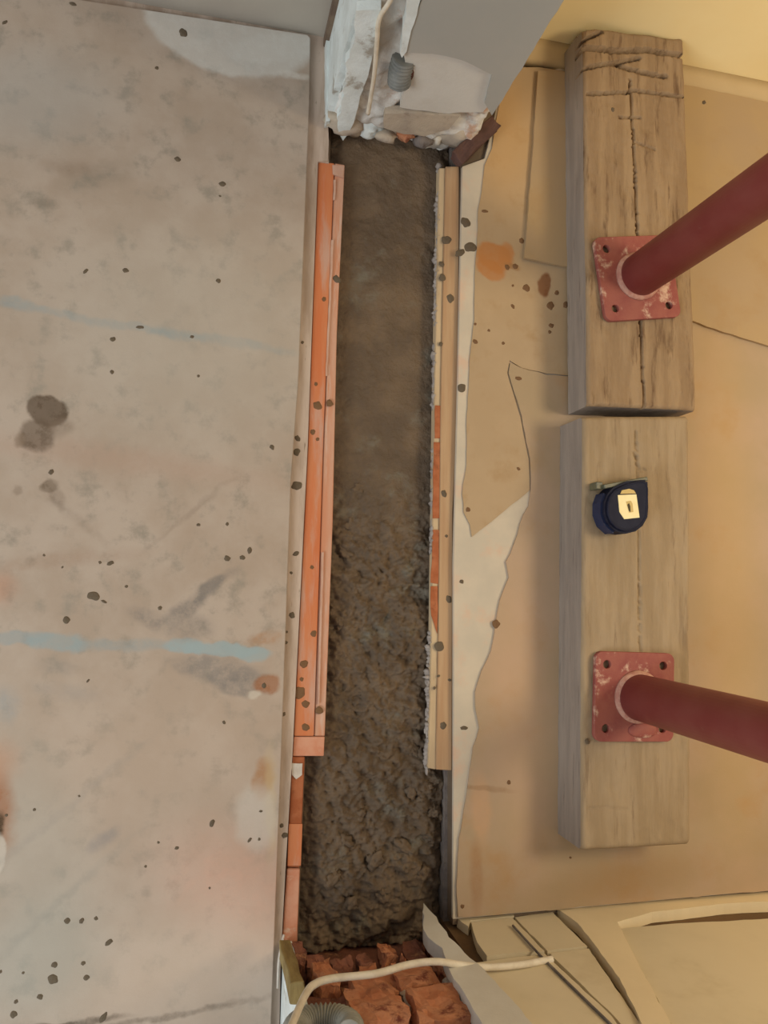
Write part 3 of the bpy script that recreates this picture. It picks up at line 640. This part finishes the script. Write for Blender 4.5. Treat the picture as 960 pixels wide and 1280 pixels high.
# ------------------------------------------------------------------ small things at the wall ends
def thing1(o, label, cat, group=None): return tag(o, label, cat, group)
a, b = P(566, 205, 0), P(614, 162, 0)
o = rot_box('wood_chip', (a.x, a.y, .0035), (b.x, b.y, .0085), .021, .016, 'brown_wood', rough=.004, seed=3, cuts=4)
thing1(o, 'dark brown broken wood chip at the corner of wall stub and linoleum', 'wood')
def conduit(name, pts, r, mat):
    pts = smooth_path(pts, 14); L = sum((q-p).length for p, q in zip(pts, pts[1:]))
    n = int(L/.0011); out = []; rad = []
    for i in range(n+1):
        t = i/n*(len(pts)-1); k = min(int(t), len(pts)-2); out.append(pts[k].lerp(pts[k+1], t-k)); rad.append(r*(1+.14*math.sin(i*2*math.pi/4)))
    return tube(name, out, r, mat, None, 18, rad)
p = W(497, 97, YS-.006)
o = conduit('conduit_stub', [p+Vector((.003, -.004, -.003)), p+Vector((0, -.001, .014)), p+Vector((0, .004, .032))], .0135, 'conduit')
q = link('end_rim', lump_mesh('end_rim', (.006, .008, .017), 3, 2, .25), 'rust_dark', o); q.location = p+Vector((.013, .002, .010))
thing1(o, 'short grey corrugated conduit end sticking out of the broken plaster', 'conduit')
o = tube('cable', smooth_path([W(x, y, YS-.012) for x, y in ((460, 142), (464, 118), (468, 92), (471, 55), (474, 24), (488, 0), (505, -40))]), .0028, 'cable', None, 8)
thing1(o, 'cream cable running up the broken plaster beside the conduit end', 'cable')
yc = YF+.023
o = tube('cable', smooth_path([W(*q) for q in ((352, 1310, yc), (366, 1278, yc), (382, 1243, yc), (394, 1230, yc), (416, 1223, yc), (470, 1217, yc), (510, 1206, yc), (545, 1202, yc), (575, 1206, YF+.012), (610, 1209, YF+.006), (650, 1206, YF+.004), (690, 1199, YF+.002))]), .0042, 'cable', None, 8)
thing1(o, 'cream cable sagging across the broken orange brick wall end', 'cable')
pc = W(404, 1287, YF-.002); R = .029
o = conduit('conduit_loop', [pc+Vector((R*math.cos(math.radians(t)), -.003*math.sin(math.radians(t)), R*-math.sin(math.radians(t)))) for t in range(-30, 220, 20)], .0120, 'conduit_pale')
thing1(o, 'grey corrugated conduit loop in front of broken bricks', 'conduit')
a, b = W(363, 1186, YF+.002), W(379, 1241, YF+.002)
o = rot_box('wood_offcut', a, b, .022, .014, 'offcut', rough=.003, seed=9)
thing1(o, 'splintered olive wood offcut wedged beside the brick wall end', 'wood')
o = tube('plaster_thread', smooth_path([P(355, 1168, .006), P(351, 1185, .010), P(348, 1205, .010), P(347, 1235, .006)]), .0016, 'chip', None, 6)
thing1(o, 'thin white thread of torn paper by the wood offcut', 'paper')
o = sheet('plaster_scrap', [(408, 44), (413, 40), (418, 58), (416, 100), (412, 150), (407, 152), (408, 100)], -.0058, .010, 'plaster_white', step=.006, amp=.0015)
thing1(o, 'narrow white plaster scrap standing beside the wall stub', 'plaster')

# ------------------------------------------------------------------ mortar drops
rd = random.Random(5)
ORD = 'first second third fourth fifth sixth seventh eighth ninth tenth eleventh twelfth thirteenth fourteenth fifteenth sixteenth seventeenth eighteenth nineteenth twentieth twenty-first twenty-second'.split()
def drop_mesh(seed, hgt):
    r0 = random.Random(seed); am = [(r0.uniform(.02, .16)/(1+.3*h), r0.uniform(0, 6.28)) for h in range(2, 7)]
    bm = bmesh.new(); seg = 22; rings = []
    for rad, zz in ((1, -.25), (1, .02), (.86, .5), (.55, .85), (.2, 1)):
        ring = []
        for k in range(seg):
            t = 2*math.pi*k/seg; q = 1+sum(a*math.cos(h*t+f) for h, (a, f) in zip(range(2, 7), am))
            ring.append(bm.verts.new((rad*q*math.cos(t), rad*q*math.sin(t), hgt*zz*(1+.2*math.sin(3*t+seed)))))
        rings.append(ring)
    for p, q in zip(rings, rings[1:]):
        for k in range(seg): bm.faces.new((p[k], p[(k+1) % seg], q[(k+1) % seg], q[k])).smooth = True
    bm.faces.new(rings[-1]); bm.faces.new(rings[0][::-1])
    return bmesh_to(bm, 'drop')
shapes = [drop_mesh(q, .22) for q in range(6)]
for me in shapes: me.materials.append(MAT['drop'])
shapes_b = [drop_mesh(q+9, .16) for q in range(4)]
for me in shapes_b: me.materials.append(MAT['drop_brown'])
def drops(lst, z, label, group, brown=False, special={}):
    for i, it in enumerate(lst):
        x, y, r = it[:3]; asp = it[3] if len(it) > 3 else rd.uniform(.75, 1.05); ang = it[4] if len(it) > 4 else rd.uniform(0, 6.3)
        p = P(x, y, z); k = pxs(x, y, z)*r
        o = bpy.data.objects.new('mortar_drop', (shapes_b if brown else shapes)[i % (4 if brown else 6)]); COL.objects.link(o)
        o.location = (p.x, p.y, z+.0001); o.scale = (k*.88, k*.88*asp, min(k, .005)); o.rotation_euler = (0, 0, ang)
        seen = sum(1 for q in lst if q[2] > .5 and q[1] < y or (q[1] == y and q[0] < x)); rest = special.get((x, y))
        tag(o, rest or (label if len(lst) == 1 else ORD[seen]+' from the top, '+label), 'mortar', group)
left = [(229, 41, 6), (196, 85, 2.6), (222, 199, 4), (278, 230, 5, .7, .1), (275, 245, 1.8), (157, 338, 4.2, .8), (107, 339, 4.5, .5, .8), (273, 351, 3.4), (175, 409, 5.5, .4, 0), (141, 424, 4), (240, 421, 2.6), (140, 465, 3.2), (248, 470, 2),
    (340, 559, 3.8), (64, 590, 4.2), (248, 656, 2.8), (284, 655, 2.4), (312, 688, 5, .6, 1.5), (303, 697, 4), (284, 698, 4.2), (138, 704, 5, .6, .3), (117, 745, 9, .7, -.3), (130, 752, 4, .5, -.5), (83, 775, 5), (200, 760, 3), (125, 703, 2.2), (158, 733, 2.2), (55, 694, 2), (78, 709, 1.8),
    (110, 851, 3, .5, .8), (280, 903, 2.8), (265, 1029, 5.5, .6, 1.2), (43, 1012, 2.2), (221, 1060, 2.8), (182, 1083, 2), (99, 995, 1.7), (262, 1110, 1.8), (198, 1053, 2),
    (84, 1151, 4.5), (102, 1151, 4.2), (120, 1148, 2.8), (136, 1178, 6, .6, .5), (68, 1206, 4.4), (66, 1224, 7), (108, 1222, 4.5), (104, 1204, 3.2), (50, 1246, 4.2), (20, 1252, 3), (17, 1268, 5), (0, 1215, 3), (29, 1216, 2), (8, 1019, 2.2), (129, 1272, 8, .5, .9), (6, 28, 4, .6), (91, 5, 5, .5), (312, 1050, 4, .5, .8), (324, 1049, 2.2), (326, 1014, 2.4), (330, 857, 4)]
sp = {(229, 41): 'round mortar drop on the white patch of the hardboard', (117, 745): 'largest flat mortar drop above the wide blue streak', (66, 1224): 'biggest mortar drop in the cluster near hardboard lower corner'}
for test, where in ((lambda x, y: y < 400-.0*x and y < 405, 'small mortar drop on the hardboard beyond the thin blue streak'), (lambda x, y: 405 <= y < 800, 'small mortar drop on the hardboard between the two blue streaks'),
                    (lambda x, y: y >= 800 and x >= 150, 'mortar drop on hardboard below wide blue streak, near the trench'), (lambda x, y: y >= 800 and x < 150, 'mortar drop on hardboard below wide blue streak, far from trench')):
    drops([q for q in left if test(q[0], q[1])], .004, where, 'mortar drops on the hardboard', special=sp)
drops([(372, 548, 4.5, .8), (371, 565, 5.5), (371, 607, 7, .95, .1), (370, 692, 5, .6), (357, 733, 3), (365, 769, 4.2), (358, 790, 2.4), (357, 803, 3), (354, 893, 3.6), (352, 1032, 3), (356, 1044, 4.5), (378, 428, 2.2), (364, 716, 2.2)], -.006,
      'dark mortar drop on the narrow strip between hardboard and orange plank', 'mortar drops on the strip')
drops([(405, 374, 3.5), (397, 507, 6), (412, 504, 5), (391, 540, 4), (397, 549, 2.6), (390, 709, 3), (392, 792, 4.4), (380, 830, 6), (374, 866, 9, .9), (382, 880, 6, .8), (399, 888, 6), (382, 909, 6), (395, 480, 2.6), (377, 849, 3)], -.010,
      'brown mortar drop on the orange plank', 'mortar drops on the orange plank', brown=True, special={(374, 866): 'widest mortar drop on the orange plank'})
drops([(421, 349, 6, .8)], -.0125, 'mortar drop at the trench edge of the orange plank', 'mortar drops on the orange plank')
drops([(555, 617, 5), (558, 670, 2.2), (561, 749, 5), (549, 808, 7), (554, 907, 5), (563, 373, 6), (558, 300, 7), (553, 347, 5), (562, 850, 2.4), (551, 430, 3), (548, 845, 2.4), (543, 860, 2.4), (552, 330, 4)], -.008,
      'dark mortar drop on the narrow lath beside the trench', 'mortar drops on the lath', special={(549, 808): 'largest mortar drop on the narrow lath beside the trench'})
drops([(582, 278, 7), (588, 309, 9, .75, .1), (575, 316, 7, .7, .5), (577, 485, 6.5), (580, 910, 5.5, .5, 0), (577, 727, 3)], 0,
      'dark mortar drop on the white backing strip', 'mortar drops on the white strip', special={(588, 309): 'wide mortar lump on white strip touching the orange-brown stain'})
drops([(652, 301, 4), (688, 382, 6, .8, 1.4), (658, 360, 5), (696, 366, 3.2), (707, 381, 5, .7, 1.4), (689, 407, 4, .7), (687, 415, 2.5), (641, 383, 3.6, .6), (594, 427, 4, .7), (629, 429, 2.4), (611, 413, 2), (634, 334, 4), (644, 333, 4), (648, 586, 3, .6), (585, 637, 3.4), (606, 264, 5, .4, 0), (594, 405, 2), (641, 357, 2)], .0022,
      'small brown mortar drop on the tan linoleum', 'mortar drops on the tan linoleum', brown=True)
drops([(648, 473, 5, .5, 0), (620, 780, 6, .9), (578, 1133, 3), (636, 978, 3), (713, 1072, 2)], .0036, 'small brown mortar drop on the pinkish linoleum', 'mortar drops on the pinkish linoleum', brown=True)
drops([(880, 128, 3)], .009, 'dark crumb at the foot of the yellow wall', 'crumbs by the yellow wall')
drops([(734, 927, 4)], zt2+.0005, 'dark mortar crumb by corner of lower base plate', 'crumbs on the timber')
drops([(766, 137, 3)], zt1+.0005, 'dark mortar crumb on the cracked timber', 'crumbs on the timber')
